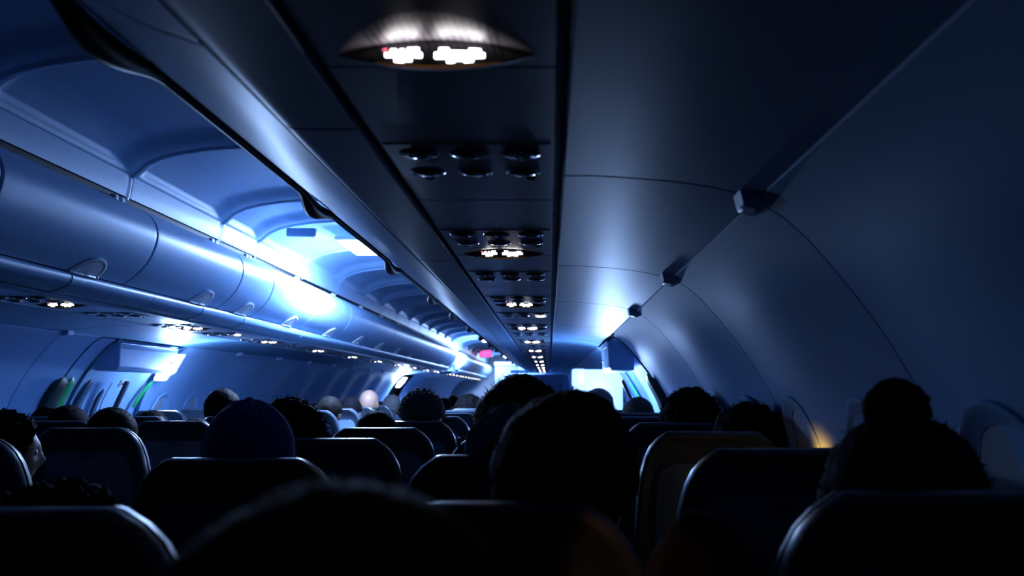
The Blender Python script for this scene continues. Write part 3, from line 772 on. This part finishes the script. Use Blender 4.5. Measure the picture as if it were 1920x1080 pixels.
def body_mesh():
    me = bpy.data.meshes.new('sk'); V = []; E = []; R = []
    def v(p, r): V.append(p); R.append(r); return len(V)-1
    def chain(start, pts):
        prev = start
        for p, r in pts:
            i = v(p, r); E.append((prev, i)); prev = i
        return prev
    pel = v((0, .31, .56), .125)
    ch = chain(pel, [((0, .31, .68), .12), ((0, .295, .80), .125), ((0, .285, .90), .13), ((0, .265, .985), .10)])
    nk = chain(ch, [((0, .235, 1.04), .058), ((0, .215, 1.10), .052), ((0, .205, 1.16), .05)])
    for s in (-1, 1):
        sh = chain(ch-0, [((s*.10, .275, .985), .065), ((s*.165, .285, .965), .056)])
        wr = chain(sh, [((s*.20, .31, .84), .046), ((s*.215, .345, .70), .042), ((s*.17, .45, .665), .036), ((s*.125, .54, .655), .026)])
        pm = chain(wr, [((s*.105, .585, .650), .026), ((s*.095, .625, .645), .022)])
        for k_, (dx, ln) in enumerate(((-.030, .062), (-.010, .075), (.010, .070), (.028, .055))):
            chain(pm, [((s*.095+dx, .640, .643), .010), ((s*.095+dx*1.1, .640+ln*.5, .645), .009), ((s*.095+dx*1.1, .640+ln*.95, .628), .008)])
        chain(wr, [((s*.090, .575, .650), .012), ((s*.062, .595, .645), .010), ((s*.052, .622, .640), .009)])
        kn = chain(pel, [((s*.085, .36, .545), .085), ((s*.105, .50, .54), .075), ((s*.12, .615, .525), .062)])
        chain(kn, [((s*.12, .625, .42), .052), ((s*.12, .60, .25), .048), ((s*.12, .585, .10), .036), ((s*.125, .62, .055), .04), ((s*.13, .70, .042), .032)])
    me.from_pydata(V, E, []); o = bpy.data.objects.new('sk', me); COL.objects.link(o)
    sk = o.modifiers.new('skin', 'SKIN'); me.skin_vertices if False else None
    if not me.skin_vertices:
        b = bmesh.new(); b.from_mesh(me); b.verts.layers.skin.verify(); b.to_mesh(me); b.free()
    for i, sv in enumerate(me.skin_vertices[0].data):
        sv.radius = (R[i], R[i]*(.78 if i < 5 else 1)); sv.use_root = (i == 0)
    o.modifiers.new('sub', 'SUBSURF').levels = 2
    dg = bpy.context.evaluated_depsgraph_get(); dg.update()
    bme = bpy.data.meshes.new_from_object(o.evaluated_get(dg)); bpy.data.objects.remove(o)
    b = bmesh.new(); b.from_mesh(bme)
    mb = MB(); mb.bm(b)
    D = sphere_dirs(48, 36); mb.grid([[HC+head_r(Vector(d)) for d in r] for r in D], 0, True)
    for s in (-1, 1):    # ears
        rows = []
        for i in range(9):
            t = PI*i/8; rr = max(.001, math.sin(t))
            rows.append([HC+Vector((s*(.074+.012*math.cos(q)*rr*.6+.006), -.008+.020*rr*math.sin(q)-.006*math.cos(t), -.005+.033*math.cos(t))) for q in [2*PI*j/10 for j in range(10)]])
        mb.grid(rows, 0, True)
    o = mb.build('tmpbody', SKINS[0], smooth=0)
    me = voxel_bake(o, .0085)
    me.name = 'body'; me.materials.clear()
    for m in (SKINS[0], CLOTH['black'], CLOTH['trousers'], CLOTH['shoe']): me.materials.append(m)
    for p in me.polygons:
        c = p.center
        if c.z > 1.055: mi = 0
        elif c.z < .085: mi = 3
        elif c.y > .555 and c.z > .60: mi = 0
        elif c.z < .60 and (abs(c.x) < .20): mi = 2
        else: mi = 1
        p.material_index = mi; p.use_smooth = True
    return me
BODY = body_mesh()
def hair_mesh(kind, seed):
    rnd = random.Random(seed); D = sphere_dirs(64, 48); rows = []
    off0 = {'short': .010, 'crop': .007, 'bushy': .026, 'curly': .020, 'long': .018, 'bun': .020, 'side': .014}[kind]
    def thick(d):
        x, y, z = d
        lim = -.30 if kind in ('short', 'crop', 'side', 'curly') else (-.55 if kind == 'bushy' else -.9)
        ymask = smooth((.52+z*.45-y)/.16) if z < .75 else 1
        zmask = smooth((z-lim)/.16)
        if kind in ('long', 'bun') and y < .25: zmask = 1 if kind == 'long' else smooth((z+.7)/.2)
        ear = 1
        if kind not in ('long', 'bushy') and abs(x) > .75 and -.35 < z < .12 and -.45 < y: ear = .15
        return ymask*zmask*ear
    for r in D:
        row = []
        for d in r:
            dv = Vector(d); k_ = thick(d); p = head_r(dv)
            nz = noise.noise(dv*3.2+Vector((seed, 0, 0)))*.5+noise.noise(dv*9+Vector((0, seed, 0)))*.35
            amp = off0*(1+nz*(1.0 if kind == 'bushy' else .55))
            if kind == 'curly': amp *= 1+.9*noise.noise(dv*11+Vector((seed, 3, 0)))
            if kind == 'side' and d[2] > 0: amp += .012*smooth(d[0]+.5)
            p = p+dv*(amp*k_ - .004*(1-k_))
            if kind == 'long' and d[2] < 0 and d[1] < .3: p.z -= .10*smooth(-d[2])*1.0; p.x *= 1+.25*smooth(-d[2])
            row.append(HC+p)
        rows.append(row)
    mb = MB(); mb.grid(rows, 0, True)
    if kind == 'bun':
        mb.grid([[HC+Vector((-.02, -.035, .145))+Vector(d)*(.040+.006*noise.noise(Vector(d)*6)) for d in r] for r in sphere_dirs(24, 16)], 0, True)
    # loose strands
    ns = {'short': 500, 'crop': 250, 'bushy': 1500, 'curly': 1400, 'long': 700, 'bun': 700, 'side': 600}[kind]
    for _ in range(ns):
        th = rnd.uniform(0, 2*PI); z = rnd.uniform(-.5, 1); rr = math.sqrt(max(0, 1-z*z)); d = Vector((rr*math.cos(th), rr*math.sin(th), z))
        if thick(d) < .8: continue
        base = HC+head_r(d)+d*off0*.6; ln = {'bushy': .014, 'curly': .016, 'crop': .006}.get(kind, .011)*rnd.uniform(.6, 1.2)
        tan = Vector((-d.y, d.x, 0))+Vector((rnd.uniform(-.6, .6), rnd.uniform(-.6, .6), rnd.uniform(-.6, .6))); tan.normalize()
        tip = base+d*(off0*.5+ln*.30)+tan*ln*.9; mid = base+d*(off0*.5+ln*.35)+tan*ln*.3
        sd = d.cross(tan).normalized()*.0009
        mb.add([base-sd, base+sd, mid+sd*.8, mid-sd*.8, tip], [(0, 1, 2, 3), (3, 2, 4)])
    me_o = mb.build('hair', HAIR['black'], smooth=70, weld=False); me = me_o.data; bpy.data.objects.remove(me_o); return me
HM = {}
def get_hair(kind, seed=0):
    if (kind, seed) not in HM: HM[(kind, seed)] = hair_mesh(kind, seed)
    return HM[(kind, seed)]
def cap_parts(parent):
    rows = []
    for r in sphere_dirs(60, 40)[:23]:
        rows.append([HC+Vector((0, -.004, .010))+head_r(Vector(d))*1.0+Vector(d)*(.016+.004*abs(math.sin(3*math.atan2(d[1], d[0])))*-1) for d in r])
    mb = MB(); mb.grid(rows, 0, True)
    c = solid(mb.build('baseball_cap', M['cap'], parent, smooth=60), .002)
    mb = MB(); mb.lathe([(.0002, .006), (.007, .005), (.010, 0), (.010, -.003)], HC+Vector((0, -.004, .143)), 14); mb.build('top_button', M['cap'], c)
    mb = MB(); rows = []
    for i in range(13):
        t = PI*(.12+.76*i/12); rows.append([HC+Vector((math.cos(t)*(.080+q*.004), .02+math.sin(t)*(.088+q*.075), .030-.012*q*abs(math.cos(t))-.010*q)) for q in (0, .5, 1)])
    mb.grid(rows); solid(mb.build('visor', M['cap'], c, smooth=50), .003)
    for k_ in range(6):
        a_ = k_*PI/3+.25; pts = []
        for q in range(2, 22):
            t = PI/2*q/21*1.08; d = Vector((math.sin(t)*math.cos(a_), math.sin(t)*math.sin(a_), math.cos(t)))
            pts.append(HC+Vector((0, -.004, .010))+head_r(d)+d*.0165)
        mb = MB(); mb.tube(pts, .0012, 6); mb.build('seam', M['cap'], c)
def person(px, top, n_, hair, hcol, label, yaw=0, skin=0, cloth='black', seed=0, wide=1.0, eyes=False, yoff=0):
    y = rowy(n_)+yoff; s = 1.0
    extra = {'short': .012, 'crop': .008, 'bushy': .028, 'curly': .022, 'long': .018, 'bun': .02, 'side': .015, 'cap': .030, 'bald': 0}[hair]
    for _ in range(3):
        yh = y+.20*s; s = (C+(735-top)*yh/FPX)/(1.308+extra)
    xh = A+(px-1030)*yh/FPX
    x = min(list(RC.values())+list(LC.values()), key=lambda c: abs(c-xh))
    if n_ in (0, 1) and abs(xh-x) < .05: x = xh
    root = empty('person', (x, y, 0)); root.scale = (s*wide, s, s)
    hz = 1.19*s-.55; lean = math.atan2(xh-x, hz); root.rotation_euler[1] = lean
    piv = Vector((0, .3*s, .50)); rp = piv.copy(); rp.rotate(Matrix.Rotation(lean, 3, 'Y')); root.location = Vector((x, y, 0))+piv-rp
    if yaw:   # turned in the seat: turn about the spine
        root.rotation_euler[2] = yaw; c = Vector((0, .2*s, 0)); r = c.copy(); r.rotate(Matrix.Rotation(yaw, 3, 'Z'))
        root.location = Vector((xh, y, 0))+c-r; root.rotation_euler[1] = 0
    b = bpy.data.objects.new('body', BODY); COL.objects.link(b); b.parent = root
    for i, m in ((0, SKINS[skin]), (1, CLOTH[cloth])):
        b.material_slots[i].link = 'OBJECT'; b.material_slots[i].material = m
    if hair == 'cap':
        cap_parts(root)
        h = bpy.data.objects.new('hair', get_hair('crop', 3)); COL.objects.link(h); h.parent = root
        h.material_slots[0].link = 'OBJECT'; h.material_slots[0].material = HAIR[hcol]
    elif hair != 'bald':
        h = bpy.data.objects.new('hair', get_hair(hair, seed)); COL.objects.link(h); h.parent = root
        h.material_slots[0].link = 'OBJECT'; h.material_slots[0].material = HAIR[hcol]
    if eyes:
        for q in (-1, 1):
            mb = MB(); mb.grid([[HC+Vector((q*.029, .078, .012))+Vector(d)*.011 for d in r] for r in sphere_dirs(14, 10)], 0, True); mb.build('eye', M['white'], root)
    tag(root, label, 'person', 'seated passengers'); return root
person(640, 893, -1, 'short', 'black', 'blurred dark haired head filling the bottom centre, nearest the camera', seed=1, wide=1.08)
person(1036, 725, 0, 'side', 'black', 'person with short black hair, large silhouette straight ahead, right ear showing', seed=2, wide=.96)
person(110, 903, 0, 'curly', 'black', 'dark curly head above the nearest left seat back', seed=4)
person(1690, 778, 0, 'bun', 'black', 'dark silhouette with hair bun against the right wall', seed=5, wide=1.05)
p3 = person(975, 703, 1, 'long', 'brown', 'person with brown hair partly hidden behind the big central silhouette', seed=6, cloth='grey')
person(469, 745, 1, 'cap', 'black', 'person in a royal blue baseball cap seen from behind')
person(5, 770, 2, 'curly', 'brown', 'person with curly brown hair at left edge, face turned right', yaw=-.9, seed=7, eyes=True)
person(556, 735, 2, 'bushy', 'black', 'person with thick black hair right behind the blue cap', seed=8)
person(1395, 745, 2, 'bushy', 'black', 'person with bushy black hair by right wall, third row', seed=9, wide=1.05)
person(210, 762, 3, 'short', 'darkbrown', 'short haired head with dark brown hair above second left seat', seed=10)
person(710, 768, 3, 'short', 'black', 'black haired head sunk low behind seat in fourth right row', seed=11)
person(1290, 724, 3, 'bushy', 'black', 'round dark head with pale rim light before the right wall', seed=12, wide=1.05)
person(130, 758, 4, 'short', 'black', 'dark head at left, just below the green exit padding', seed=10)
person(365, 782, 4, 'short', 'brown', 'top of a brown haired head sunk behind left seat', seed=11)
person(790, 730, 4, 'curly', 'grey', 'person with grey curly hair left of the central silhouette', seed=13, wide=1.05)
person(90, 762, 5, 'short', 'black', 'dark head beside window at far left, partly behind another', seed=2)
person(285, 768, 5, 'short', 'black', 'top of a dark head below the green strip', seed=10)
person(418, 727, 5, 'short', 'darkbrown', 'person with short dark hair, pale light on left side of head', seed=11, yaw=-.2)
person(1195, 743, 5, 'short', 'ash', 'ash haired head in front of white partition, near wall', seed=14)
person(1122, 727, 6, 'short', 'grey', 'greying person with face turned right before the white partition', yaw=-.8, seed=14, eyes=True)
person(615, 740, 7, 'short', 'darkbrown', 'small brown haired head, first beyond the left exit', seed=11)
person(655, 742, 8, 'short', 'black', 'small black haired head left of the bald one', seed=10)
person(880, 738, 8, 'bushy', 'black', 'broad dark head just left of the slanted hood, far row', seed=9, wide=1.1)
person(690, 730, 9, 'bald', 'black', 'bald head catching light in the middle distance')
person(732, 736, 10, 'short', 'grey', 'pale grey head right of the bald one', seed=11, cloth='blue')
person(765, 741, 11, 'short', 'black', 'small dark head behind the grey curly one', seed=10)
for px_, t_, n2 in ((815, 738, 13), (832, 736, 14), (848, 735, 16)):
    person(px_, t_, n2, 'short', 'black', {815: 'leftmost of three tiny dark heads in the far left rows', 832: 'middle one of three tiny dark heads in far left rows', 848: 'rightmost of three tiny dark heads in the far left rows'}[px_], seed=11)
# slanted slate cloth hood beside the brown haired person
def slab(poly, y, th, name, matl, parent=None, bev=.006):
    mb = MB(); mb.prism([(A+(px-1030)*y/FPX, C+(735-py)*y/FPX) for px, py in poly], 1, y, y+th)
    o = mb.build(name, matl, parent, smooth=40); b = o.modifiers.new('b', 'BEVEL'); b.width = bev; b.segments = 3; return o
h = slab([(874, 812), (905, 780), (948, 752), (975, 756), (960, 800), (915, 835), (880, 862), (868, 850)], 1.66, .05, 'jacket_hood', M['scarf'])
mb = MB(); mb.tube([(A-.115*1.0, 1.655, C-.033), (A-.103, 1.655, C-.027)], .0022, 8); mb.build('bright_seam', M['white'], h)
mb = MB(); mb.tube([(A+(862-1030)*1.66/FPX, 1.655, C-.086), (A+(861-1030)*1.66/FPX, 1.655, C-.104)], .0035, 8); mb.build('zip_pull', M['chrome'], h)
tag(h, 'slanted slate grey jacket hood left of the central silhouette', 'hood')
# dark coat bundled between the two nearest right seats
mb = MB(); rows = []
cc = Vector((A+.20, 1.13, C-.30))
for r in sphere_dirs(36, 24):
    rows.append([cc+Vector((d[0]*.085, d[1]*.07, d[2]*.145*(1 if d[2] > 0 else 2.4)))*(1+.08*noise.noise(Vector(d)*2.5)) for d in r])
mb.grid(rows, 0, True); o = mb.build('coat', CLOTH['black'], smooth=60); tag(o, 'black coat bundled between the two nearest right seats', 'coat')
for o in bpy.data.objects:
    if o.name.startswith('door_window'): bpy.data.objects.remove(o); break
